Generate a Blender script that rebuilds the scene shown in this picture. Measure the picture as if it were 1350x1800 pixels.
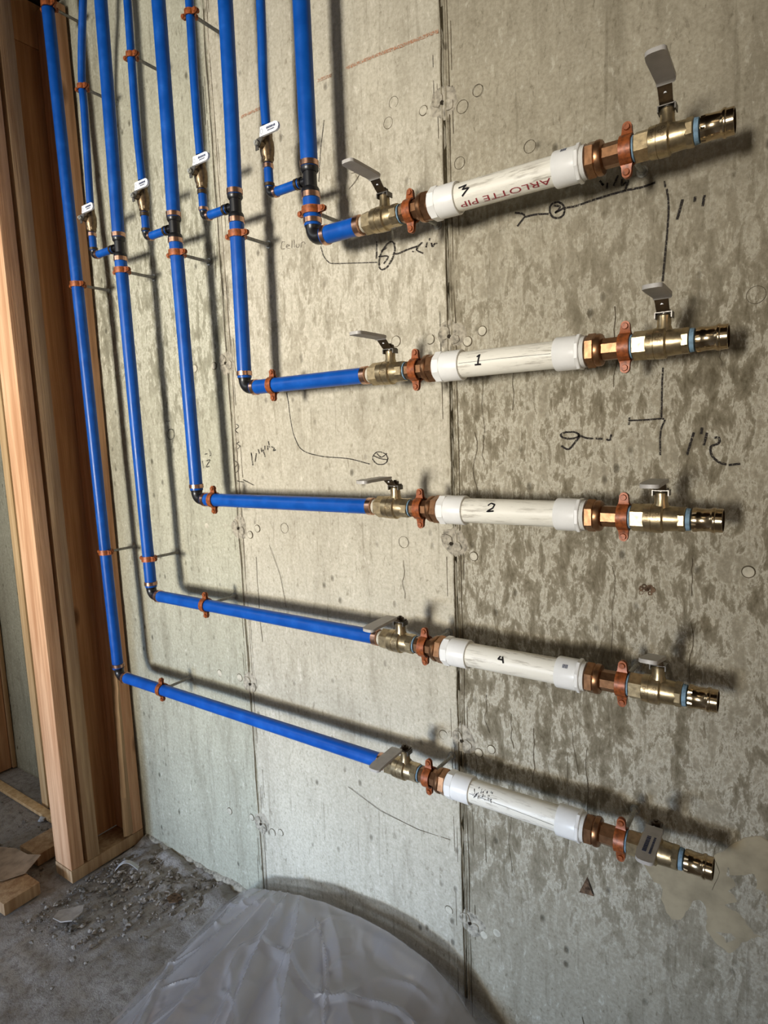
import bpy, bmesh, math, random
from mathutils import Matrix, Vector, noise
for o in list(bpy.data.objects): bpy.data.objects.remove(o, do_unlink=True)
S = bpy.context.scene
C = S.collection
R = math.radians
# ------------------------------------------------------------------ camera
# wall plane y = 0 (room is y < 0), floor z = 0, camera 1.055 m in front of the wall, 1.255 m high
cd = bpy.data.cameras.new('camera'); cam = bpy.data.objects.new('camera', cd); C.objects.link(cam)
cd.sensor_fit = 'VERTICAL'; cd.sensor_height = 36.0; cd.lens = 1090.9 / 1800 * 36.0
cd.clip_start = 0.01; cd.clip_end = 60
cam.matrix_world = Matrix(((0.821454, -0.038653, 0.568964, 0.0),
                           (0.568906, 0.124642, -0.812903, -1.055),
                           (-0.039496, 0.991449, 0.124377, 1.255),
                           (0, 0, 0, 1)))
S.camera = cam
# ------------------------------------------------------------------ world, lights, exposure
w = bpy.data.worlds.new('world'); S.world = w; w.use_nodes = True
w.node_tree.nodes['Background'].inputs[0].default_value = (0.98, 0.93, 0.86, 1)
w.node_tree.nodes['Background'].inputs[1].default_value = 0.11
def area(name, loc, target, sx, sy, power, col):
    l = bpy.data.lights.new(name, 'AREA'); l.shape = 'RECTANGLE'; l.size = sx; l.size_y = sy
    l.energy = power; l.color = col
    o = bpy.data.objects.new(name, l); C.objects.link(o); o.location = loc
    o.rotation_euler = (Vector(target) - Vector(loc)).to_track_quat('-Z', 'Y').to_euler()
    return o
area('doorway_daylight', (-1.32, -7.0, 1.25), (-1.2, 0, 1.44), 1.15, 1.15, 21, (1.0, 0.955, 0.88)).data.spread = R(26)
area('ceiling_work_light', (-1.0, -1.9, 2.38), (-1.0, -0.2, 1.6), 1.2, 0.5, 3, (1.0, 0.86, 0.66))
area('low_opening_daylight', (-1.9, -5.0, 0.55), (-1.0, 0, 0.18), 1.6, 0.6, 6.6, (0.46, 0.66, 1.0)).data.spread = R(20)
area('left_room_daylight', (-2.9, -2.0, 2.2), (-2.3, -.1, 0.4), 1.2, 1.0, 13, (0.9, 0.95, 1.0))
area('side_bounce_fill', (2.4, -2.0, 1.7), (-1.7, -.1, 1.2), 1.0, 1.0, 7, (1.0, 0.64, 0.36))  # added warm fill, stands in for room bounce onto the timber sides
S.view_settings.view_transform = 'Standard'; S.view_settings.look = 'None'
S.view_settings.gamma = 1.0; S.view_settings.use_curve_mapping = False
S.view_settings.exposure = -0.12
# ------------------------------------------------------------------ materials
def lin(r, g, b):
    f = lambda c: (c / 255 / 12.92) if c / 255 <= 0.04045 else ((c / 255 + 0.055) / 1.055) ** 2.4
    return (f(r), f(g), f(b), 1)
class NT:
    def __init__(s, name):
        s.m = bpy.data.materials.new(name); s.m.use_nodes = True
        s.t = s.m.node_tree; s.n = s.t.nodes; s.b = s.n['Principled BSDF']; s.out = s.n['Material Output']
    def new(s, typ, **kw):
        n = s.n.new(typ)
        for k, v in kw.items(): setattr(n, k, v)
        return n
    def link(s, a, b): s.t.links.new(a, b)
    def put(s, sock, v):
        if isinstance(v, bpy.types.NodeSocket): s.link(v, sock)
        else: sock.default_value = v
    def coord(s, scale=(1, 1, 1), rnd=False):
        tc = s.new('ShaderNodeTexCoord'); mp = s.new('ShaderNodeMapping'); mp.inputs['Scale'].default_value = scale
        v = tc.outputs['Object']
        if rnd:
            oi = s.new('ShaderNodeObjectInfo'); ml = s.new('ShaderNodeVectorMath', operation='SCALE'); ml.inputs[0].default_value = (7.3, 3.1, 11.7)
            s.link(oi.outputs['Random'], ml.inputs['Scale'])
            ad = s.new('ShaderNodeVectorMath', operation='ADD'); s.link(v, ad.inputs[0]); s.link(ml.outputs[0], ad.inputs[1]); v = ad.outputs[0]
        s.link(v, mp.inputs['Vector']); return mp.outputs[0]
    def noise(s, vec, scale, detail=4, rough=.55, dist=0):
        n = s.new('ShaderNodeTexNoise'); s.link(vec, n.inputs['Vector'])
        n.inputs['Scale'].default_value = scale; n.inputs['Detail'].default_value = detail
        n.inputs['Roughness'].default_value = rough; n.inputs['Distortion'].default_value = dist
        return n.outputs['Fac']
    def ramp(s, fac, stops, interp='LINEAR'):
        r = s.new('ShaderNodeValToRGB'); r.color_ramp.interpolation = interp; s.link(fac, r.inputs[0])
        e = r.color_ramp.elements
        while len(e) < len(stops): e.new(0.5)
        for k, (p, c) in enumerate(stops):
            e[k].position = p; e[k].color = c if not isinstance(c, (int, float)) else (c, c, c, 1)
        return r.outputs[0]
    def mix(s, fac, a, b, mode='MIX'):
        n = s.new('ShaderNodeMix', data_type='RGBA', blend_type=mode)
        s.put(n.inputs[0], fac); s.put(n.inputs[6], a); s.put(n.inputs[7], b); return n.outputs[2]
    def math(s, op, a, b=0.0):
        n = s.new('ShaderNodeMath', operation=op); s.put(n.inputs[0], a); s.put(n.inputs[1], b); return n.outputs[0]
    def bump(s, h, strength, dist=.002):
        b = s.new('ShaderNodeBump'); b.inputs['Strength'].default_value = strength; b.inputs['Distance'].default_value = dist
        s.link(h, b.inputs['Height']); s.link(b.outputs[0], s.b.inputs['Normal'])
    def set(s, **kw):
        for k, v in kw.items(): s.put(s.b.inputs[k.replace('_', ' ')], v)
        return s
def simple(name, col, rough=.5, metal=0.0, var=.12, scale=60, bump=0.0, spec=.5):
    t = NT(name); v = t.coord(); n = t.noise(v, scale, 5)
    d = tuple(c * (1 - var * 2) for c in col[:3]) + (1,); l = tuple(min(1, c * (1 + var)) for c in col[:3]) + (1,)
    t.set(Base_Color=t.ramp(n, [(.3, d), (.55, col), (.75, l)]), Roughness=rough, Metallic=metal)
    t.b.inputs['Specular IOR Level'].default_value = spec
    if bump: t.bump(n, bump, .001)
    return t.m
def concrete(name, base, dark, pale, band, mott_amt, streak=.5):
    """cast concrete; band = (z0, z1, z2, z3): scaly laitance fades in z0..z1 and out z2..z3"""
    t = NT(name); v = t.coord(); vs = t.coord((1, 1, .16)); vm = t.coord((1, 1, .42)); vt = t.coord((1, 1, .045))
    k = lambda c, f: tuple(min(1, q * f) for q in c[:3]) + (1,)
    lerp = lambda p, q, f: tuple(x * (1 - f) + y * f for x, y in zip(p, q))
    big = t.noise(v, 2.6, 6, .6); st = t.noise(vs, 16, 6, .65, .4); gr = t.noise(v, 150, 4, .7)
    md = t.noise(vm, 40, 10, .72, .35); m2 = t.noise(t.coord((1, 1, .25)), 8, 5, .6, .3); fl = t.noise(vm, 95, 6, .7, .5); ln = t.noise(vt, 95, 4, .6)
    col = t.mix(t.ramp(big, [(.32, 0.0), (.68, 1.0)]), k(base, .84), k(base, 1.1))
    col = t.mix(t.math('MULTIPLY', t.ramp(st, [(.5, 0.0), (.72, 1.0)]), streak), col, dark)
    # small scabs everywhere: pale flecks and darker pores
    col = t.mix(t.ramp(fl, [(.57, 0.0), (.66, .55)]), col, pale)
    col = t.mix(t.ramp(fl, [(.33, .6), (.42, 0.0)]), col, k(dark, .9))
    # laitance: brown ground with pale, vertically drawn flakes
    sp = t.new('ShaderNodeSeparateXYZ'); t.link(t.coord(), sp.inputs[0])
    wob = t.math('ADD', sp.outputs['Z'], t.math('MULTIPLY', t.math('SUBTRACT', t.noise(v, 3.1, 4), .5), .8))
    def mr(p, q):
        n = t.new('ShaderNodeMapRange'); t.link(wob, n.inputs[0]); n.inputs[1].default_value = p; n.inputs[2].default_value = q; return n.outputs[0]
    mask = t.math('MULTIPLY', t.math('MULTIPLY', mr(band[0], band[1]), mr(band[3], band[2])), mott_amt)
    mq = t.math('ADD', t.math('ADD', t.math('MULTIPLY', md, .55), t.math('MULTIPLY', m2, .27)), t.math('MULTIPLY', fl, .18))
    mot = t.ramp(mq, [(.40, k(dark, .8)), (.465, lerp(dark, base, .35)), (.495, lerp(dark, base, .7)), (.515, pale), (.545, base), (.60, k(base, .78)), (.68, base)])
    col = t.mix(mask, col, mot)
    # thin vertical runs left by the form boards
    col = t.mix(t.math('MULTIPLY', t.ramp(ln, [(.6, 0.0), (.68, 1.0)]), .32), col, k(dark, .85))
    # bug holes
    vo = t.new('ShaderNodeTexVoronoi', voronoi_dimensions='3D'); vo.inputs['Scale'].default_value = 30; t.link(t.coord((1, .01, .6)), vo.inputs['Vector'])
    pit = t.math('MULTIPLY', t.ramp(vo.outputs['Distance'], [(.06, 1.0), (.17, 0.0)]), t.ramp(t.noise(v, 9, 3), [(.46, 0.0), (.56, 1.0)]))
    col = t.mix(t.math('MULTIPLY', pit, .75), col, k(dark, .4))
    col = t.mix(t.ramp(gr, [(.3, .42), (.6, 0.0)]), col, dark)
    t.set(Base_Color=col, Roughness=.93); t.b.inputs['Specular IOR Level'].default_value = .15
    hgt = t.math('SUBTRACT', t.math('ADD', t.math('MULTIPLY', gr, .4), t.math('MULTIPLY', mq, t.math('ADD', t.math('MULTIPLY', mask, .9), .5))), pit)
    t.bump(t.math('ADD', hgt, t.math('MULTIPLY', fl, .35)), .9, .004)
    return t.m
def wood(name, light, dark, zs=.035, rings=58):
    t = NT(name); v = t.coord((1, 1, zs), True); vf = t.coord((1, 1, .03), True)
    n = t.noise(v, rings, 5, .6, .25); f = t.noise(vf, 260, 3, .6); b = t.noise(t.coord((1, 1, .5), True), 5, 3)
    col = t.ramp(n, [(.3, dark), (.47, tuple((a + c) / 2 for a, c in zip(light, dark))), (.6, light), (.8, tuple(min(1, c * 1.08) for c in light[:3]) + (1,))])
    col = t.mix(t.ramp(f, [(.35, .35), (.6, 0.0)]), col, dark)
    col = t.mix(t.ramp(b, [(.35, .3), (.65, 0.0)]), col, tuple(c * .8 for c in dark[:3]) + (1,))
    vo = t.new('ShaderNodeTexVoronoi'); vo.inputs['Scale'].default_value = 3.4; t.link(t.coord((2.2, 2.2, 1.0), True), vo.inputs['Vector'])
    col = t.mix(t.ramp(vo.outputs['Distance'], [(.05, .85), (.13, 0.0)]), col, tuple(c * .35 for c in dark[:3]) + (1,))
    t.set(Base_Color=col, Roughness=.75); t.b.inputs['Specular IOR Level'].default_value = .2
    t.bump(t.math('ADD', f, t.math('MULTIPLY', n, .6)), .35, .002)
    return t.m
M = {}
M['con_left'] = concrete('concrete_left', lin(178, 175, 155), lin(112, 107, 88), lin(212, 208, 190), (1.2, 1.45, 1.75, 2.05), .7, .5)
M['con_mid'] = concrete('concrete_mid', lin(192, 185, 166), lin(124, 115, 95), lin(218, 211, 194), (1.15, 1.5, 1.62, 1.85), .55, .42)
M['con_right'] = concrete('concrete_right', lin(166, 158, 138), lin(102, 93, 73), lin(198, 192, 174), (.15, .55, 1.35, 1.8), .92, .55)
M['mortar'] = simple('tie_mortar', lin(164, 156, 139), .95, 0, .3, 110, .9, .1)
M['plug'] = simple('pale_plug', lin(188, 181, 162), .9, 0, .15, 90, .3, .1)
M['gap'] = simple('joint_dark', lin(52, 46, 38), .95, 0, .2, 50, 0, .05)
M['rust'] = simple('rusty_spall', lin(104, 84, 66), .95, 0, .4, 120, .8, .1)
M['skim'] = simple('skim_patch', lin(158, 146, 120), .92, 0, .14, 24, .5, .1)
M['ink'] = simple('black_marker', lin(40, 37, 38), .85, 0, .25, 300, 0, .1)
def ink_mat(name, col, cut0, cut1):
    t = NT(name); tr = t.new('ShaderNodeBsdfTransparent'); mx = t.new('ShaderNodeMixShader')
    t.set(Base_Color=col, Roughness=.9); t.b.inputs['Specular IOR Level'].default_value = .1
    t.link(t.ramp(t.noise(t.coord(), 330, 4, .7), [(cut0, 0.0), (cut1, 1.0)]), mx.inputs[0])
    t.link(tr.outputs[0], mx.inputs[1]); t.link(t.b.outputs[0], mx.inputs[2]); t.link(mx.outputs[0], t.out.inputs['Surface']); return t.m
M['ink_wall'] = ink_mat('weathered_marker', lin(48, 44, 42), .36, .50)
M['chalk_wall'] = ink_mat('snapped_chalk', lin(176, 128, 98), .42, .62)
M['pencil'] = simple('pencil', lin(120, 112, 98), .9, 0, .15, 300, 0, .1)
M['chalk'] = simple('red_chalk', lin(182, 142, 114), .95, 0, .12, 160, 0, .05)
M['wood'] = wood('fir_lumber', lin(232, 188, 148), lin(182, 132, 94))
M['wood_pale'] = wood('pale_lumber', lin(240, 208, 160), lin(204, 164, 116))
M['wood_grey'] = wood('weathered_lumber', lin(196, 166, 128), lin(150, 116, 84))
M['wood_dark'] = wood('dark_board', lin(200, 150, 102), lin(156, 108, 68))
M['blue'] = None
def blue_mat():
    t = NT('blue_pipe'); n = t.noise(t.coord((1, 1, 1)), 35, 5)
    t.set(Base_Color=t.ramp(n, [(.3, lin(10, 68, 146)), (.6, lin(12, 78, 162)), (.8, lin(22, 92, 178))]), Roughness=t.ramp(n, [(.35, .3), (.7, .42)])); t.b.inputs['Specular IOR Level'].default_value = .28
    return t.m
M['blue'] = blue_mat()
M['copper'] = simple('copper_crimp', lin(208, 166, 142), .28, 1.0, .15, 120)
M['clamp'] = simple('copper_washed_clamp', lin(150, 80, 38), .42, .15, .3, 160, .25)
M['brass'] = simple('brass', lin(178, 160, 126), .33, .9, .16, 140, .25)
M['bronze'] = simple('bronze', lin(152, 112, 80), .34, .9, .16, 120, .2)
M['oldbrass'] = simple('dull_brass', lin(122, 104, 80), .38, .85, .2, 140, .3)
M['hair'] = simple('crack_line', lin(92, 82, 66), .95, 0, .2, 50, 0, .05)
M['nickel'] = simple('bright_bronze', lin(190, 168, 134), .17, 1.0, .1, 90)
M['steel'] = simple('lever_steel', lin(116, 112, 106), .38, .9, .1, 120)
M['darksteel'] = simple('dark_plated_steel', lin(78, 66, 52), .4, .7, .2, 120)
M['zinc'] = simple('zinc_rod', lin(172, 172, 164), .42, .55, .2, 200, .4)
M['grip'] = simple('grey_vinyl_grip', lin(178, 174, 168), .4, 0, .08, 60)
M['white_lbl'] = simple('white_label', lin(238, 240, 242), .35, 0, .03, 60)
M['print'] = simple('dark_print', lin(42, 52, 84), .6, 0, .1, 200)
M['redprint'] = simple('red_print', lin(142, 46, 52), .6, 0, .15, 260)
M['black'] = simple('black_poly', lin(22, 22, 24), .35, 0, .2, 60)
M['tape'] = simple('blue_thread_paste', lin(126, 158, 180), .7, 0, .2, 160, .6)
M['pvc'] = simple('white_pvc', lin(232, 231, 226), .32, 0, .03, 40)
def pvc_dirty():
    t = NT('scuffed_pvc'); v = t.coord((.12, 1, 1), True); n = t.noise(v, 150, 6, .7); b = t.noise(t.coord((.3, 1, 1), True), 22, 4)
    k = t.math('MULTIPLY', t.ramp(n, [(.52, 0.0), (.62, .62)]), t.ramp(b, [(.42, .2), (.56, 1.0)]))
    t.set(Base_Color=t.mix(k, lin(230, 226, 212), lin(128, 116, 98)), Roughness=.4); return t.m
M['pvcpipe'] = pvc_dirty()
def floor_mat():
    t = NT('dusty_floor'); v = t.coord(); b = t.noise(v, 3.0, 6, .6); g = t.noise(v, 60, 8, .72); f = t.noise(v, 220, 3, .7)
    col = t.mix(t.ramp(b, [(.35, 0.0), (.65, 1.0)]), lin(150, 143, 136), lin(186, 180, 174))
    col = t.mix(t.ramp(g, [(.36, .6), (.54, 0.0)]), col, lin(108, 98, 88))
    col = t.mix(t.ramp(f, [(.6, 0.0), (.75, .5)]), col, lin(206, 196, 184))
    t.set(Base_Color=col, Roughness=.95); t.b.inputs['Specular IOR Level'].default_value = .12
    t.bump(t.math('ADD', g, t.math('MULTIPLY', f, .4)), .9, .006); return t.m
M['floor'] = floor_mat()
def film_mat():
    t = NT('clear_polythene'); tr = t.new('ShaderNodeBsdfTransparent'); tl = t.new('ShaderNodeBsdfTranslucent'); mx = t.new('ShaderNodeMixShader'); m2 = t.new('ShaderNodeMixShader')
    tr.inputs[0].default_value = (.95, .95, .96, 1); tl.inputs[0].default_value = (.82, .82, .85, 1)
    t.set(Base_Color=lin(206, 200, 196), Roughness=.06)
    t.b.inputs['Specular IOR Level'].default_value = 1.0; t.b.inputs['Coat Weight'].default_value = 1.0; t.b.inputs['Coat Roughness'].default_value = .04; t.b.inputs['Coat IOR'].default_value = 1.7
    t.bump(t.noise(t.coord(), 26, 3, .5, 1.2), .3, .004)
    t.link(t.b.outputs[0], m2.inputs[1]); t.link(tl.outputs[0], m2.inputs[2]); m2.inputs[0].default_value = .3
    t.link(m2.outputs[0], mx.inputs[1]); t.link(tr.outputs[0], mx.inputs[2]); mx.inputs[0].default_value = .56
    t.link(mx.outputs[0], t.out.inputs['Surface']); return t.m
M['film'] = film_mat()
M['paper'] = simple('brown_paper', lin(158, 136, 112), .9, 0, .2, 30, .3, .1)
M['scrap'] = simple('pale_scrap', lin(176, 168, 160), .9, 0, .15, 60, .3, .1)
M['crumb'] = simple('rubble', lin(150, 141, 130), .95, 0, .35, 40, .4, .1)
M['strip'] = simple('white_strip', lin(206, 206, 206), .4, 0, .08, 40)
M['dark'] = simple('dark_void', lin(46, 36, 28), .95, 0, .2, 20, 0, .05)
# ------------------------------------------------------------------ mesh helpers
class G:
    def __init__(s): s.v = []; s.f = []
    def add(s, v, f):
        k = len(s.v); s.v += [tuple(p) for p in v]; s.f += [tuple(i + k for i in q) for q in f]; return s
    def lathe(s, prof, axis='x', c=(0, 0, 0), seg=28, ph=0.0, cap=True):
        V = []; F = []; n = len(prof)
        for a, r in prof:
            for k in range(seg):
                t = ph + 2 * math.pi * k / seg; p, q = r * math.cos(t), r * math.sin(t)
                V.append({'x': (a, p, q), 'y': (q, a, p), 'z': (p, q, a)}[axis])
        for i in range(n - 1):
            for k in range(seg):
                k2 = (k + 1) % seg
                F.append((i * seg + k, (i + 1) * seg + k, (i + 1) * seg + k2, i * seg + k2))
        if cap:
            F.append(tuple(range(seg))); F.append(tuple(reversed(range((n - 1) * seg, n * seg))))
        return s.add([(x + c[0], y + c[1], z + c[2]) for x, y, z in V], F)
    def hexn(s, a0, a1, r, axis='x', c=(0, 0, 0), seg=6, ch=.0012, ph=math.pi / 6):
        return s.lathe([(a0, r - ch), (a0 + ch, r), (a1 - ch, r), (a1, r - ch)], axis, c, seg, ph)
    def tube(s, pts, r, seg=20, cap=True):
        P = [Vector(p) for p in pts]; V = []; F = []; up = None
        for i, p in enumerate(P):
            d = (P[min(i + 1, len(P) - 1)] - P[max(i - 1, 0)]).normalized()
            if up is None: up = d.orthogonal().normalized()
            up = (up - d * up.dot(d)).normalized(); sd = d.cross(up)
            rr = r[i] if isinstance(r, (list, tuple)) else r
            for k in range(seg):
                t = 2 * math.pi * k / seg; V.append(p + up * (rr * math.cos(t)) + sd * (rr * math.sin(t)))
        for i in range(len(P) - 1):
            for k in range(seg):
                k2 = (k + 1) % seg; F.append((i * seg + k, i * seg + k2, (i + 1) * seg + k2, (i + 1) * seg + k))
        if cap: F.append(tuple(reversed(range(seg)))); F.append(tuple(range((len(P) - 1) * seg, len(P) * seg)))
        return s.add(V, F)
    def box(s, a, b):
        x0, y0, z0 = a; x1, y1, z1 = b
        return s.add([(x0, y0, z0), (x1, y0, z0), (x1, y1, z0), (x0, y1, z0), (x0, y0, z1), (x1, y0, z1), (x1, y1, z1), (x0, y1, z1)],
                     [(0, 3, 2, 1), (4, 5, 6, 7), (0, 1, 5, 4), (1, 2, 6, 5), (2, 3, 7, 6), (3, 0, 4, 7)])
    def strip(s, line, th, width, ax):
        """thick strip: centre line in a plane, extruded +-width/2 along unit vector ax; line items (point, halfwidth scale)"""
        ax = Vector(ax); P = [Vector(p) for p in line]; V = []; F = []
        for i, p in enumerate(P):
            d = (P[min(i + 1, len(P) - 1)] - P[max(i - 1, 0)]).normalized(); nn = d.cross(ax).normalized()
            hw = (width[i] if isinstance(width, (list, tuple)) else width) / 2
            V += [p + nn * th / 2 + ax * hw, p + nn * th / 2 - ax * hw, p - nn * th / 2 - ax * hw, p - nn * th / 2 + ax * hw]
        for i in range(len(P) - 1):
            for k in range(4):
                k2 = (k + 1) % 4; F.append((i * 4 + k, i * 4 + k2, (i + 1) * 4 + k2, (i + 1) * 4 + k))
        F.append((3, 2, 1, 0)); n = (len(P) - 1) * 4; F.append((n, n + 1, n + 2, n + 3))
        return s.add(V, F)
    def mesh(s, name, mat, angle=38):
        me = bpy.data.meshes.new(name); me.from_pydata(s.v, [], s.f); me.materials.append(M[mat] if isinstance(mat, str) else mat)
        me.shade_smooth(); me.set_sharp_from_angle(angle=R(angle)); me.update(); return me
    def build(s, name, mat, parent=None, loc=None, angle=38):
        o = bpy.data.objects.new(name, s.mesh(name, mat, angle)); C.objects.link(o)
        if parent: o.parent = parent
        if loc is not None: o.location = loc
        return o
def empty(name, loc, rot=(0, 0, 0)):
    o = bpy.data.objects.new(name, None); o.empty_display_size = .02; C.objects.link(o); o.location = loc; o.rotation_euler = rot; return o
def tag(o, label, cat=None, group=None, kind=None):
    o['label'] = label
    if cat: o['category'] = cat
    if group: o['group'] = group
    if kind: o['kind'] = kind
    return o
def copy_tree(o, parent=None):
    c = o.copy(); C.objects.link(c); c.parent = parent
    for ch in list(o.children): copy_tree(ch, c)
    return c
def ribbon(g, pts, width, fn):
    """flat pen stroke: 2-D polyline mapped onto a surface by fn(u, v)"""
    P = [Vector(p) for p in pts]; V = []; F = []
    for i, p in enumerate(P):
        d = P[min(i + 1, len(P) - 1)] - P[max(i - 1, 0)]
        d = d.normalized() if d.length > 0 else Vector((1, 0)); nn = Vector((-d.y, d.x)) * width / 2
        V += [fn(*(p + nn)), fn(*(p - nn))]
    for i in range(len(P) - 1): F.append((2 * i, 2 * i + 1, 2 * i + 3, 2 * i + 2))
    g.add(V, F)
def catmull(pts, n=5):
    if len(pts) < 3: return pts
    P = [Vector(p) for p in pts]; P = [P[0] * 2 - P[1]] + P + [P[-1] * 2 - P[-2]]; o = []
    for i in range(1, len(P) - 2):
        for k in range(n):
            t = k / n; a, b, c, d = P[i - 1:i + 3]
            o.append(.5 * ((2 * b) + (c - a) * t + (2 * a - 5 * b + 4 * c - d) * t * t + (3 * b - a - 3 * c + d) * t ** 3))
    return o + [P[-2]]
def lumber(name, a, b, mat, parent=None, bev=.003, wob=0.0):
    """bevelled board between two corners; origin at its base centre"""
    a = Vector(a); b = Vector(b); c = Vector(((a.x + b.x) / 2, (a.y + b.y) / 2, a.z))
    bm = bmesh.new(); bmesh.ops.create_cube(bm, size=1.0)
    for v in bm.verts: v.co = Vector(((v.co.x) * (b.x - a.x), v.co.y * (b.y - a.y), (v.co.z + .5) * (b.z - a.z)))
    bmesh.ops.bevel(bm, geom=bm.edges[:], offset=bev, segments=2, affect='EDGES', profile=.6)
    me = bpy.data.meshes.new(name); bm.to_mesh(me); bm.free(); me.materials.append(M[mat]); me.shade_smooth(); me.set_sharp_from_angle(angle=R(50))
    o = bpy.data.objects.new(name, me); C.objects.link(o); o.location = c
    if parent: o.parent = parent; o.location = c - parent.location
    return o
def N(x, y, z, s=1.0): return noise.noise(Vector((x * s, y * s, z * s)))
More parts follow.
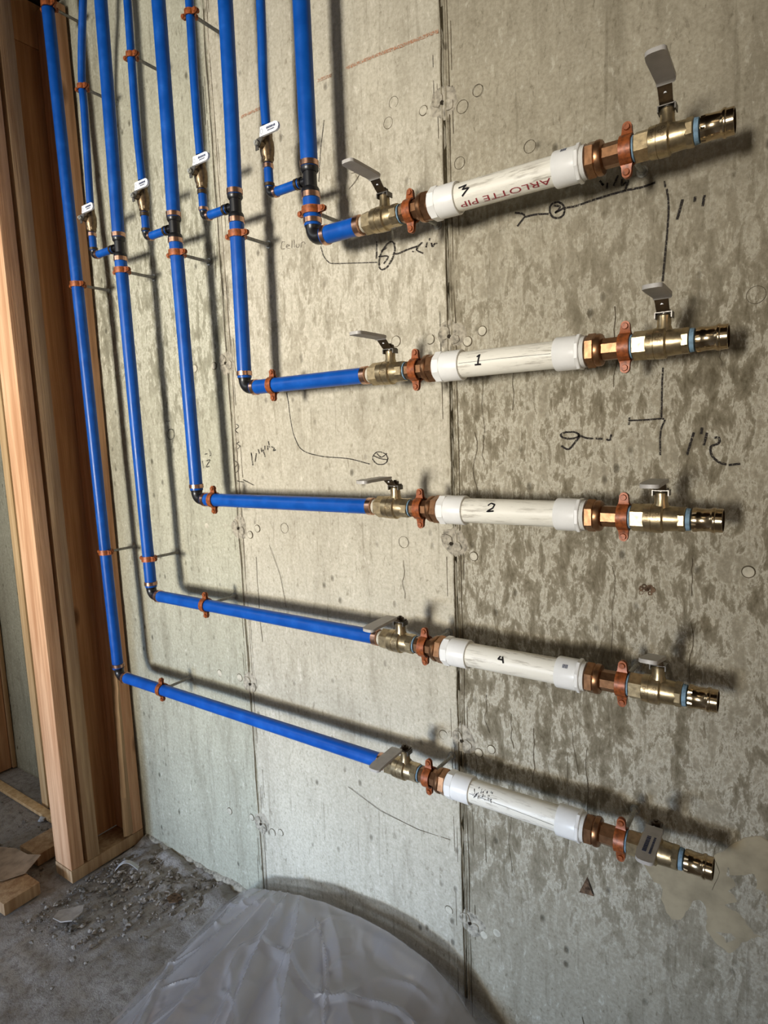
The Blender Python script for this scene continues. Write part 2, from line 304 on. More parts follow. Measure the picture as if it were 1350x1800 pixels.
MARKS = [('pencil_line', 'thin pencil line curving under the top elbow to a circled 2', 0.0016, 'ink', [[(-0.846, 1.891), (-0.859, 1.835), (-0.868, 1.778)], [(-0.872, 1.651), (-0.865, 1.63), (-0.854, 1.617), (-0.842, 1.611), (-0.782, 1.601), (-0.73, 1.593)]]), ('marker_note', 'circled 2 with dash and 1 1/2 in black marker', 0.0026, 'ink', [[(-0.693, 1.594), (-0.698, 1.588), (-0.703, 1.582), (-0.709, 1.578), (-0.715, 1.577), (-0.719, 1.577), (-0.723, 1.58), (-0.725, 1.584), (-0.725, 1.59), (-0.724, 1.597), (-0.721, 1.605), (-0.716, 1.612), (-0.711, 1.617), (-0.705, 1.622), (-0.699, 1.624), (-0.694, 1.625), (-0.69, 1.623), (-0.688, 1.619), (-0.687, 1.614), (-0.687, 1.607), (-0.69, 1.6), (-0.693, 1.593), (-0.698, 1.587)], [(-0.719, 1.612), (-0.706, 1.616)], [(-0.726, 1.603), (-0.703, 1.599), (-0.714, 1.587)], [(-0.689, 1.601), (-0.678, 1.6), (-0.66, 1.603), (-0.634, 1.605)], [(-0.624, 1.61), (-0.634, 1.604), (-0.637, 1.598), (-0.624, 1.59)], [(-0.647, 1.598), (-0.645, 1.596)], [(-0.608, 1.614), (-0.609, 1.61)], [(-0.614, 1.608), (-0.617, 1.599)], [(-0.605, 1.605), (-0.603, 1.598), (-0.597, 1.603)], [(-0.594, 1.602), (-0.593, 1.601)], [(-0.728, 1.632), (-0.731, 1.6)]]), ('marker_note', 'circled 2 with long dash and arrow fork in black marker', 0.0032, 'ink', [[(-0.439, 1.621), (-0.425, 1.616), (-0.423, 1.61), (-0.435, 1.598)], [(-0.423, 1.61), (-0.403, 1.61), (-0.38, 1.606)], [(-0.353, 1.606), (-0.354, 1.602), (-0.355, 1.599), (-0.358, 1.597), (-0.361, 1.596), (-0.365, 1.596), (-0.369, 1.597), (-0.372, 1.599), (-0.375, 1.602), (-0.377, 1.606), (-0.378, 1.61), (-0.378, 1.614), (-0.377, 1.617), (-0.374, 1.62), (-0.371, 1.621), (-0.368, 1.621), (-0.364, 1.621), (-0.361, 1.619), (-0.357, 1.616), (-0.355, 1.613), (-0.354, 1.609), (-0.353, 1.605), (-0.354, 1.602)], [(-0.371, 1.617), (-0.361, 1.613), (-0.364, 1.608), (-0.369, 1.605), (-0.355, 1.609)], [(-0.353, 1.609), (-0.332, 1.608), (-0.303, 1.611), (-0.26, 1.613), (-0.234, 1.612), (-0.215, 1.614)]]), ('marker_note', 'small 1 1/2 marked below the upper brass nut', 0.003, 'ink', [[(-0.297, 1.637), (-0.291, 1.629), (-0.294, 1.632)], [(-0.285, 1.631), (-0.286, 1.622)], [(-0.269, 1.638), (-0.276, 1.624)], [(-0.263, 1.631), (-0.263, 1.622), (-0.254, 1.626), (-0.259, 1.613)]]), ('marker_line', 'long vertical marker line down the right panel', 0.0026, 'ink', [[(-0.202, 1.613), (-0.201, 1.604)], [(-0.199, 1.601), (-0.196, 1.577), (-0.197, 1.544), (-0.2, 1.506), (-0.203, 1.468)], [(-0.2, 1.34), (-0.201, 1.314), (-0.201, 1.285), (-0.201, 1.264), (-0.197, 1.261)], [(-0.196, 1.26), (-0.202, 1.241), (-0.202, 1.205)], [(-0.249, 1.261), (-0.226, 1.261), (-0.201, 1.262)], [(-0.249, 1.266), (-0.25, 1.254)]]), ('marker_note', '1 inch mark written beside the vertical line', 0.0034, 'ink', [[(-0.177, 1.581), (-0.184, 1.554)], [(-0.16, 1.581), (-0.161, 1.574)], [(-0.148, 1.58), (-0.15, 1.565)]]), ('marker_note', 'loop with dashed tail in black marker', 0.0032, 'ink', [[(-0.33, 1.24), (-0.33, 1.239), (-0.333, 1.237), (-0.336, 1.236), (-0.34, 1.235), (-0.344, 1.235), (-0.349, 1.235), (-0.353, 1.236), (-0.357, 1.237), (-0.36, 1.239), (-0.361, 1.24), (-0.361, 1.242), (-0.359, 1.244), (-0.356, 1.245), (-0.353, 1.246), (-0.348, 1.246), (-0.344, 1.246), (-0.339, 1.246), (-0.335, 1.245), (-0.332, 1.243), (-0.33, 1.242), (-0.33, 1.24), (-0.331, 1.238)], [(-0.332, 1.242), (-0.329, 1.239), (-0.337, 1.228), (-0.348, 1.217), (-0.36, 1.223)], [(-0.327, 1.239), (-0.317, 1.235), (-0.306, 1.234)], [(-0.302, 1.234), (-0.291, 1.233)], [(-0.285, 1.232), (-0.279, 1.231), (-0.277, 1.24)]]), ('marker_note', '1 1/2 with swooping tail in black marker', 0.0034, 'ink', [[(-0.155, 1.239), (-0.164, 1.204)], [(-0.144, 1.246), (-0.145, 1.236)], [(-0.137, 1.238), (-0.141, 1.219)], [(-0.127, 1.23), (-0.121, 1.23), (-0.121, 1.222), (-0.131, 1.217), (-0.131, 1.208), (-0.127, 1.2), (-0.119, 1.193), (-0.11, 1.19)], [(-0.107, 1.189), (-0.1, 1.19), (-0.092, 1.191)]]), ('pencil_line', 'curved pencil line between second and third rows', 0.0018, 'ink', [[(-0.993, 1.357), (-0.989, 1.332), (-0.984, 1.289), (-0.975, 1.254), (-0.954, 1.226), (-0.899, 1.212), (-0.825, 1.206), (-0.768, 1.194)], [(-0.723, 1.203), (-0.724, 1.199), (-0.728, 1.196), (-0.732, 1.194), (-0.738, 1.193), (-0.743, 1.193), (-0.749, 1.194), (-0.754, 1.197), (-0.757, 1.2), (-0.76, 1.203), (-0.76, 1.207), (-0.759, 1.211), (-0.756, 1.214), (-0.752, 1.217), (-0.747, 1.219), (-0.741, 1.219), (-0.736, 1.218), (-0.731, 1.216), (-0.726, 1.214), (-0.724, 1.21), (-0.722, 1.206), (-0.723, 1.202), (-0.725, 1.199)], [(-0.759, 1.212), (-0.74, 1.205), (-0.724, 1.203)], [(-0.749, 1.216), (-0.738, 1.208), (-0.723, 1.216)]]), ('marker_note', '1 1/4 by 1/2 handwritten above the third row', 0.0022, 'ink', [[(-1.121, 1.224), (-1.118, 1.192)], [(-1.103, 1.222), (-1.109, 1.201)], [(-1.096, 1.231), (-1.093, 1.221)], [(-1.086, 1.234), (-1.084, 1.224)], [(-1.08, 1.23), (-1.074, 1.212)], [(-1.073, 1.239), (-1.074, 1.228)], [(-1.064, 1.239), (-1.064, 1.228)], [(-1.06, 1.249), (-1.058, 1.233)], [(-1.052, 1.236), (-1.043, 1.233), (-1.047, 1.226), (-1.038, 1.229)]]), ('pencil_line', 'small figures pencilled beside the joint', 0.0016, 'ink', [[(-1.166, 1.294), (-1.158, 1.287), (-1.171, 1.279), (-1.161, 1.271)], [(-1.16, 1.25), (-1.169, 1.246), (-1.159, 1.24), (-1.167, 1.233)], [(-1.183, 1.206), (-1.169, 1.197), (-1.169, 1.183), (-1.179, 1.175), (-1.182, 1.185), (-1.172, 1.195)], [(-1.182, 1.171), (-1.176, 1.155), (-1.153, 1.152)], [(-1.156, 1.158), (-1.12, 1.145)]]), ('pencil_line', 'small 1 1/2 pencilled beside the third riser', 0.0018, 'ink', [[(-1.303, 1.205), (-1.3, 1.186)], [(-1.287, 1.205), (-1.273, 1.207), (-1.289, 1.19), (-1.277, 1.191)], [(-1.292, 1.222), (-1.283, 1.223)], [(-1.274, 1.234), (-1.268, 1.222), (-1.272, 1.217)]]), ('pencil_line', 'faint loop and dash pencilled on the left panel', 0.0018, 'ink', [[(-1.428, 1.363), (-1.434, 1.348)], [(-1.439, 1.313), (-1.422, 1.312)], [(-1.409, 1.277), (-1.41, 1.273), (-1.412, 1.269), (-1.415, 1.266), (-1.42, 1.264), (-1.424, 1.263), (-1.428, 1.264), (-1.432, 1.265), (-1.435, 1.268), (-1.437, 1.272), (-1.438, 1.276), (-1.437, 1.28), (-1.435, 1.284), (-1.432, 1.287), (-1.428, 1.29), (-1.424, 1.291), (-1.42, 1.291), (-1.416, 1.29), (-1.412, 1.288), (-1.41, 1.284), (-1.409, 1.28), (-1.409, 1.276), (-1.41, 1.272)], [(-1.417, 1.262), (-1.425, 1.242)]]), ('pencil_line', 'faint 2 and scribble beside the top riser shadow', 0.0013, 'pencil', [[(-0.783, 1.773), (-0.763, 1.769), (-0.773, 1.757), (-0.791, 1.745)]]), ('pencil_line', 'faint pencilled word left of the top elbow', 0.0011, 'pencil', [[(-0.972, 1.68), (-0.981, 1.681), (-0.984, 1.668), (-0.973, 1.666)], [(-0.969, 1.669), (-0.96, 1.67), (-0.965, 1.673), (-0.969, 1.668), (-0.958, 1.663)], [(-0.951, 1.679), (-0.953, 1.663)], [(-0.945, 1.679), (-0.946, 1.663)], [(-0.94, 1.67), (-0.94, 1.663), (-0.933, 1.662), (-0.932, 1.668)], [(-0.927, 1.659), (-0.925, 1.668), (-0.917, 1.669), (-0.915, 1.664)]]), ('chalk_line', 'red chalk snap line sloping across the upper wall', 0.006, 'chalk', [[(-0.578, 1.958), (-0.622, 1.96), (-0.677, 1.963), (-0.73, 1.966), (-0.785, 1.967)], [(-0.821, 1.967), (-0.858, 1.969)], [(-0.994, 1.968), (-1.083, 1.968)]])]
PLUGS = [(-1.306, 1.035), (-1.227, 1.036), (-1.145, 1.021), (-1.118, 1.038), (-0.532, 1.016), (-0.692, 1.436), (-0.614, 1.431), (-0.535, 1.418), (-0.505, 1.433), (-0.614, 1.838), (-0.077, 1.029), (-0.61, 0.635), (-0.53, 0.618), (-0.503, 0.632), (-1.301, 0.234), (-1.212, 0.246), (-1.135, 0.229), (-1.105, 0.24), (-1.298, 0.634), (-1.22, 0.637), (-1.143, 0.625), (-1.116, 0.636), (-0.528, 0.219), (-0.498, 0.237), (-0.609, 0.239), (-1.733, 1.442), (-1.306, 1.439), (-1.233, 1.439)]
RINGS = [(-1.026, 1.044), (-0.691, 1.033), (-0.535, 1.82), (-0.505, 1.837), (-0.543, 1.729), (-0.692, 1.84), (-0.678, 1.872), (-0.412, 1.72), (-0.079, 1.43)]
PATCHES = [(-1.185, 1.037), (-0.581, 1.04), (-0.574, 1.433), (-0.576, 1.84), (-0.569, 0.636), (-1.178, 0.242), (-1.182, 0.63), (-0.561, 0.234), (-1.19, 1.443)]
SPALLS = [(-0.219, 0.989), (-0.316, 0.415)]
SKIM = [(-0.23, 0.514), (-0.201, 0.47), (-0.187, 0.435), (-0.173, 0.414), (-0.156, 0.428), (-0.135, 0.468), (-0.119, 0.454), (-0.119, 0.424), (-0.102, 0.4), (-0.083, 0.394), (-0.064, 0.424), (-0.049, 0.438), (-0.032, 0.454), (-0.029, 0.533), (-0.035, 0.607), (-0.069, 0.604), (-0.108, 0.56), (-0.166, 0.517)]
# ------------------------------------------------------------------ structure: back wall of cast concrete panels
random.seed(4)
wall = G().box((-5.5, .014, -.05), (.9, .20, 2.55)).build('wall_back', 'gap'); tag(wall, 'cast concrete basement wall with form-panel joints', kind='structure')
JX = [-5.45, -4.84, -4.23, -3.62, -3.01, -2.40, -1.79, -1.181, -.571, .041, .65]
def panel(x0, x1, mat, k):
    nx, nz = (56, 190) if x1 > -3.1 else (12, 40); V = []; F = []; z0, z1 = -.03, 2.5
    g = .0028
    for j in range(nz + 1):
        z = z0 + (z1 - z0) * j / nz
        for i in range(nx + 1):
            x = x0 + (x1 - x0) * i / nx
            e = min(i, nx - i)
            y = .0016 * N(x, k * 3.7, z, 6) + .0011 * N(x + 5, k, z, 23) + .0007 * N(x, 2 + k, z, 60) - .0012
            xx = x
            if e == 0: xx = x + (g + .0016 * N(k, 3, z, 30)) * (1 if i == 0 else -1); y += .002
            if e == 1: y -= .0016 * max(0, N(x, 9, z, 14))
            V.append((xx, y, z))
    st = nx + 1
    for j in range(nz):
        for i in range(nx): F.append((j * st + i, j * st + i + 1, (j + 1) * st + i + 1, (j + 1) * st + i))
    # returns into the joint
    b = len(V)
    for j in range(nz + 1):
        for i in (0, nx): x, y, z = V[j * st + i]; V.append((x, .016, z))
    for j in range(nz):
        F.append((j * st, (j + 1) * st, b + 2 * j + 2, b + 2 * j)); F.append((j * st + nx, b + 2 * j + 1, b + 2 * j + 3, (j + 1) * st + nx))
    return G().add(V, F).build('concrete_panel', mat, wall, angle=80)
for k, mt in enumerate(['con_left'] * 7 + ['con_mid', 'con_right', 'con_right']):
    panel(JX[k], JX[k + 1], mt, k)
def on_wall(off): return lambda u, v: (u, -off, v)
# mortar fins squeezed out along the joints
for jx, zz in ((-.571, .9), (-1.181, .5), (-1.79, .3)):
    for sd in (-1, 1):
        g = G(); n = 240; V = []; F = []
        for j in range(n + 1):
            z = 2.45 * j / n; wv = .004 + .0045 * max(0, N(jx * 9 + sd, 0, z, 7)) * zz; pr = max(.0004, .003 + .0045 * N(jx + sd * 3, 5, z, 9)) * zz + .0012
            x = jx + sd * .0035 + .0012 * N(jx, sd, z, 12)
            V += [(x - sd * .001, .01, z), (x, -pr, z), (x + sd * wv * .5, -pr * .8, z), (x + sd * wv, .001, z)]
        for j in range(n):
            for q in range(3): F.append((4 * j + q, 4 * j + q + 1, 4 * j + q + 5, 4 * j + q + 4) if sd < 0 else (4 * j + q, 4 * j + q + 4, 4 * j + q + 5, 4 * j + q + 1))
        g.add(V, F).build('joint_fin', {-.571: 'con_right', -1.181: 'con_mid', -1.79: 'con_left'}[jx], wall, angle=60)
for jx in (-.571, -1.181):
    g = G(); ribbon(g, [(jx + .0115 + .003 * N(jx, 7, k * .05, 3), 2.4 * k / 120) for k in range(121)], .0016, on_wall(.0021))
    for k in range(26):
        z = random.uniform(.1, 2.3); dx = random.choice((-.013, .017, -.02, .024)); ribbon(g, [(jx + dx + .003 * N(k, j, 1), z - j * .016) for j in range(6)], .001, on_wall(.0021))
    g.build('joint_crease', 'hair', wall)
def blob(g, cx, cz, r, proud, seed, n=18, dish=0.0):
    V = []; F = []
    for ring, (rr, pp) in enumerate(((1.0, -.001), (.86, proud), (.45, proud * (1.1 - dish)))):
        for k in range(n):
            t = 2 * math.pi * k / n; q = r * rr * (1 + .32 * N(math.cos(t), math.sin(t), seed, 1.4) + .12 * N(math.cos(t), math.sin(t), seed + 9, 4))
            V.append((cx + q * math.cos(t), -pp - .0006 * N(k, ring, seed), cz + q * math.sin(t)))
    V.append((cx, -proud * (1 - dish), cz))
    for i in range(2):
        for k in range(n): F.append((i * n + k, i * n + (k + 1) % n, (i + 1) * n + (k + 1) % n, (i + 1) * n + k))
    for k in range(n): F.append((2 * n + k, 2 * n + (k + 1) % n, 3 * n))
    g.add(V, F)
for k, (x, z) in enumerate(PATCHES):
    g = G(); blob(g, x + .004, z, .030, .0026, k * 3.3, 26, .2); blob(g, x - .008, z + .006, .013, .005, k * 5.1, 18, .6); blob(g, x + .014, z - .008, .011, .0048, k * 2.7, 16, .3)
    g.build('mortar_patch', 'mortar', wall, angle=70)
    G().lathe([(-.0052, .003), (-.0049, .0038)], 'y', (x + .002, 0, z - .002), 10).build('tie_hole', 'gap', wall)
for k, (x, z) in enumerate(PLUGS):
    rr = .0085 * (.9 + .25 * random.random())
    G().lathe([(.001, rr + .0016), (-.0014, rr + .0014), (-.0014, rr)], 'y', (x, 0, z), 18, cap=False).build('plug_rim', 'hair', wall)
    G().lathe([(.001, rr), (-.0022, rr), (-.0026, rr * .8)], 'y', (x, 0, z), 18).build('plug', 'plug', wall)
for k, (x, z) in enumerate(RINGS):
    g = G(); rr = .0095 + .003 * random.random()
    ribbon(g, [(x + (rr + .0012 * N(a, k, 0)) * math.cos(a * .35), z + rr * math.sin(a * .35)) for a in range(0, 19)], .0008, on_wall(.0018)); g.build('plug_ring', 'hair', wall)
for k, (x, z) in enumerate(SPALLS):
    g = G()
    if k == 0:
        for q in range(5): blob(g, x - .009 + .0045 * q, z + .004 * (q % 2) - .002, .0048, .0022, 50 + q, 9, .3); blob(g, x - .009 + .0045 * q, z - .009 + .005 * (q % 3), .0042, .0018, 60 + q, 9, .3)
    else:
        T = [(x - .014, z - .016), (x + .001, z + .022), (x + .006, z + .008), (x + .013, z - .013), (x, z - .014)]
        g.add([(a, -.0022, b) for a, b in T] + [(a, .001, b) for a, b in T], [tuple(range(5))] + [(j, 5 + j, 5 + (j + 1) % 5, (j + 1) % 5) for j in range(5)])
        G().add([(x + .001, -.0024, z + .022), (x + .007, -.0024, z + .008), (x + .014, -.0024, z - .011), (x + .010, -.0024, z - .008), (x + .004, -.0024, z + .006)], [(0, 1, 2, 3, 4)]).build('spall_painted_shade', 'gap', wall)  # flat dark sliver paints the recess shade along the spall edge
    g.build('rusty_spall', 'rust', wall)
g = G(); cx = sum(p[0] for p in SKIM) / len(SKIM); cz = sum(p[1] for p in SKIM) / len(SKIM)
SKIM = [(x + .004 * N(x, 1, z, 90), z + .004 * N(x, 4, z, 90)) for x, z in catmull(SKIM + SKIM[:1], 5)[:-1]]
V = [(x, .001, z) for x, z in SKIM] + [(cx + (x - cx) * .985, -.0016, cz + (z - cz) * .985) for x, z in SKIM]; n = len(SKIM)
g.add(V, [(k, n + k, n + (k + 1) % n, (k + 1) % n) for k in range(n)] + [tuple(reversed(range(n, 2 * n)))]); g.build('skim_patch', 'skim', wall)
for nm, lb, wd, mt, pls in MARKS:
    g = G()
    for pl in pls: ribbon(g, catmull(pl), wd, on_wall(.0031 if mt != 'chalk' else .0027))
    o = g.build(nm, {'ink': 'ink_wall', 'chalk': 'chalk_wall'}.get(mt, mt), wall); o['label'] = lb
g = G(); random.seed(12)
for k in range(27):
    x = random.uniform(-.54, .02) if k < 24 else random.uniform(-1.15, -.6); z = random.uniform(.1, 1.5); ln = random.uniform(.04, .22)
    pts = []
    for j in range(8):
        pts.append((x + .012 * N(k, j * .35, 3), z)); z -= ln / 7
    ribbon(g, pts, random.uniform(.0006, .0012), on_wall(.0023))
ribbon(g, [(-1.08, 1.0), (-1.05, .93), (-1.035, .85)], .001, on_wall(.0024))
ribbon(g, [(-.87, .44), (-.78, .41), (-.68, .40), (-.6, .405)], .0012, on_wall(.0024))
g.build('hairline_cracks', 'hair', wall)
# mortar squeezed out along the foot of the wall
V = []; F = []; n = 220
for j in range(n + 1):
    x = -1.715 + 1.7 * j / n; hh = .018 + .010 * N(x, 3, 0, 8) + .005 * N(x, 5, 0, 30); dd = .016 + .010 * N(x, 8, 1, 9) + .004 * N(x, 2, 1, 40)
    V += [(x, -.0005, hh), (x, -dd * .35, hh * .9), (x, -dd * .8, hh * .45), (x, -dd, -.004)]
for j in range(n):
    for q in range(3): F.append((4 * j + q, 4 * j + q + 1, 4 * j + q + 5, 4 * j + q + 4))
G().add(V, F).build('mortar_fillet', 'mortar', wall, angle=60)
# ------------------------------------------------------------------ floor and ceiling
nx, ny = 420, 190; V = []; F = []
for j in range(ny + 1):
    y = -2.6 + 2.61 * j / ny
    for i in range(nx + 1):
        x = -5.5 + 6.3 * i / nx
        dw = max(0, 1 - abs(y + .02) / .16) * max(0, min(1, (-1.05 - x) / .25)) * (1 if x > -1.72 else 0)
        rough = .35 + .65 * max(0, min(1, 1.3 - abs(x + 1.35) * 1.6))
        h = rough * (.004 * N(x, y, 0, 9) + .003 * N(x, y, 4, 28) + .0022 * N(x, y, 8, 70)) + dw * (.016 + .016 * N(x, y, 2, 24) + .01 * N(x, y, 7, 60))
        V.append((x, y, h - .0045))
for j in range(ny):
    for i in range(nx): q = j * (nx + 1) + i; F.append((q, q + 1, q + nx + 2, q + nx + 1))
fl = G().add(V, F).build('floor', 'floor', angle=80); tag(fl, 'dusty concrete floor strewn with dirt', kind='structure')
cl = G().box((-5.5, -3.2, 2.47), (.9, .2, 2.52)).build('ceiling', 'dark'); tag(cl, 'dark underside of the floor above', kind='structure')
# ------------------------------------------------------------------ timber framing on the left
sw = empty('timber_partition', (-1.763, -.12, 0)); tag(sw, 'short timber stud partition standing against the concrete behind the leftmost blue pipe', 'stud wall')
lumber('sole_plate', (-1.808, -.243, .001), (-1.718, -.009, .039), 'wood_grey', sw)
lumber('stud', (-1.808, -.2415, .0395), (-1.7185, -.2035, 2.44), 'wood', sw)
lumber('stud', (-1.808, -.193, .0395), (-1.7185, -.155, 2.44), 'wood_grey', sw)
lumber('stud', (-1.806, -.047, .0395), (-1.7185, -.009, 2.44), 'wood', sw)
lumber('backing_board', (-1.845, -.20, .0395), (-1.8085, -.006, 2.344), 'wood_dark', sw)
lumber('header_block', (-1.845, -.2, 2.3445), (-1.8068, -.006, 2.462), 'wood_dark', sw)
# split, waney strip on the lower part of the end stud
g = G(); V = []; F = []; n = 50
for j in range(n + 1):
    z = .045 + .54 * j / n; t = j / n; wv = .026 * (1 - t) ** .6 + .004 + .002 * N(0, 1, z, 30)
    V += [(-1.7185, -.043, z), (-1.714 + .002 * N(2, 2, z, 18), -.045 - wv * .5, z), (-1.724 + .004 * N(1, 3, z, 14), -.043 - wv, z), (-1.75, -.046 - wv * .3, z)]
for j in range(n):
    for q in range(3): F.append((4 * j + q, 4 * j + q + 1, 4 * j + q + 5, 4 * j + q + 4))
g.add([(a + 1.763, b + .12, c) for a, b, c in V], F).build('split_edge', 'wood_grey', sw, angle=60)
s1 = lumber('timber_stud', (-2.205, -.087, .001), (-2.163, -.004, 2.46), 'wood_pale'); tag(s1, 'pale upright stud against the concrete, seen past the left of the partition', 'stud')
s2 = lumber('timber_stud', (-2.62, -.105, .001), (-2.575, -.02, 2.46), 'wood'); tag(s2, 'brown upright stud at the far left edge of the photo', 'stud')
s3 = lumber('furring_strip', (-2.60, -.0185, .001), (-2.565, -.004, 2.4), 'wood_grey'); tag(s3, 'narrow grey furring strip behind the far left stud', 'furring strip')
la = lumber('wood_lath', (-2.75, -.125, 0), (-2.02, -.095, .012), 'wood_pale', bev=.002); tag(la, 'pale yellow wooden lath lying on the floor behind the partition', 'lath')
b1 = lumber('wood_offcut', (-2.11, -.416, .001), (-1.757, -.318, .037), 'wood_grey'); b1.rotation_euler.z = R(2); tag(b1, 'flat lumber offcut with cut end at the lower left, nearest on the floor', 'offcut')
b2 = lumber('wood_offcut', (-1.985, -.262, .001), (-1.888, -.06, .037), 'wood_grey'); b2.rotation_euler.z = R(3)
tag(b2, 'brown lumber offcut on the floor just left of the partition foot', 'offcut')
# ------------------------------------------------------------------ plumbing
SY = -.095
ZR = [1.634, 1.366, 1.118, .857, .596]
ROW = ['topmost', 'second', 'third', 'fourth', 'bottom']
RIS = [[(-.810, 2.46), (-.8125, 1.95), (-.813, 1.74), (-.812, 1.66)],
       [(-1.006, 2.46), (-1.014, 1.95), (-1.02, 1.74), (-1.027, 1.392)],
       [(-1.217, 2.46), (-1.219, 2.0), (-1.223, 1.74), (-1.217, 1.142)],
       [(-1.424, 2.46), (-1.434, 2.0), (-1.440, 1.74), (-1.438, 1.3), (-1.433, .877)],
       [(-1.657, 2.46), (-1.652, 2.1), (-1.644, 1.68), (-1.634, .95), (-1.626, .617)]]
EX = [-.812, -1.027, -1.217, -1.433, -1.623]
PR = [.0165, .0152, .0152, .0148, .0150]
RISN = ['fifth riser from the left', 'fourth riser from the left', 'third riser from the left', 'second riser from the left', 'leftmost riser']
def rx(i, z):
    p = RIS[i]
    for (x0, z0), (x1, z1) in zip(p, p[1:]):
        if z1 <= z <= z0: return x0 + (x1 - x0) * (z0 - z) / (z0 - z1)
    return p[-1][0]
TEEZ = 1.741
BX = [-.920, -1.121, -1.329, -1.553]          # branch drops for risers 0..3
SR = .0090
def crimp(g, a0, a1, r, axis, c): g.lathe([(a0, r), (a0 + .0006, r + .0016), (a1 - .0006, r + .0016), (a1, r)], axis, c, 26)
for i in range(5):
    z = ZR[i]; r = PR[i]; x0 = EX[i]
    t = empty('blue_water_pipe', (x0, SY, z))
    tag(t, 'blue plastic water pipe, ' + RISN[i] + ', turning right into the ' + ROW[i] + ' row', 'pipe', 'blue supply pipes with elbows')
    L = lambda x, zz: (x - x0, 0, zz - z)
    zt = z + .022
    if i < 4:
        G().tube([L(x, zz) for x, zz in catmull([p for p in RIS[i] if p[1] > TEEZ + .05] + [(rx(i, TEEZ), TEEZ + .022)], 6)], r, 24).build('riser_pipe', 'blue', t)
        G().tube([L(rx(i, TEEZ), TEEZ - .024)] + [L(rx(i, zz), zz) for zz in [TEEZ - .024 - (TEEZ - .024 - zt) * k / 8 for k in range(1, 9)]], r, 24).build('riser_pipe', 'blue', t)
        tx = rx(i, TEEZ); g = G()
        g.tube([L(tx, TEEZ + .0215), L(tx, TEEZ - .0235)], r * .8, 22); g.lathe([(TEEZ - z + .0125, r * .9), (TEEZ - z + .016, r * 1.05), (TEEZ - z + .0215, r * 1.05)], 'z', (tx - x0, 0, 0), 22); g.lathe([(TEEZ - z - .0235, r * 1.05), (TEEZ - z - .0175, r * 1.05), (TEEZ - z - .014, r * .9)], 'z', (tx - x0, 0, 0), 22)
        g.tube([L(tx, TEEZ), L(tx - .0245, TEEZ)], SR * .85, 18); g.tube([L(tx - .0205, TEEZ), L(tx - .0255, TEEZ)], SR * 1.15, 18)
        te = g.build('tee_fitting', 'black', t)
        for zz in (TEEZ + .0225, TEEZ - .0345):
            g = G(); crimp(g, zz - z, zz - z + .011, r, 'z', (tx - x0, 0, 0)); g.build('crimp_ring', 'copper', te)
    else:
        G().tube([L(x, zz) for x, zz in catmull(RIS[i], 6)], r, 24).build('riser_pipe', 'blue', t)
    # elbow
    er = r * .86; q = .017
    arc = [(0, 0, .024), (0, 0, q)] + [(q - q * math.cos(a), 0, q - q * math.sin(a)) for a in [math.pi / 2 * k / 8 for k in range(1, 9)]] + [(.024, 0, 0)]
    el = G().tube(arc, [r * .97, er] + [er] * 8 + [r * .97], 22).build('elbow', 'black', t)
    for ax in 'zx':
        g = G(); crimp(g, .0265, .0365, r, ax, (0, 0, 0)); g.build('crimp_ring', 'copper', el)
    bo = -.0013 if i in (2,) else 0
    G().tube([(.0245, 0, 0), (.2, 0, 0), (-.7075 - x0, 0, 0)] if x0 < -1.1 else [(.0245, 0, 0), (-.7075 - x0, 0, 0)], r, 24).build('horizontal_pipe', 'blue', t)
    g = G(); crimp(g, -.7065 - x0 - .001, -.6955 - x0, r, 'x', (0, 0, 0)); g.build('crimp_ring', 'copper', t)
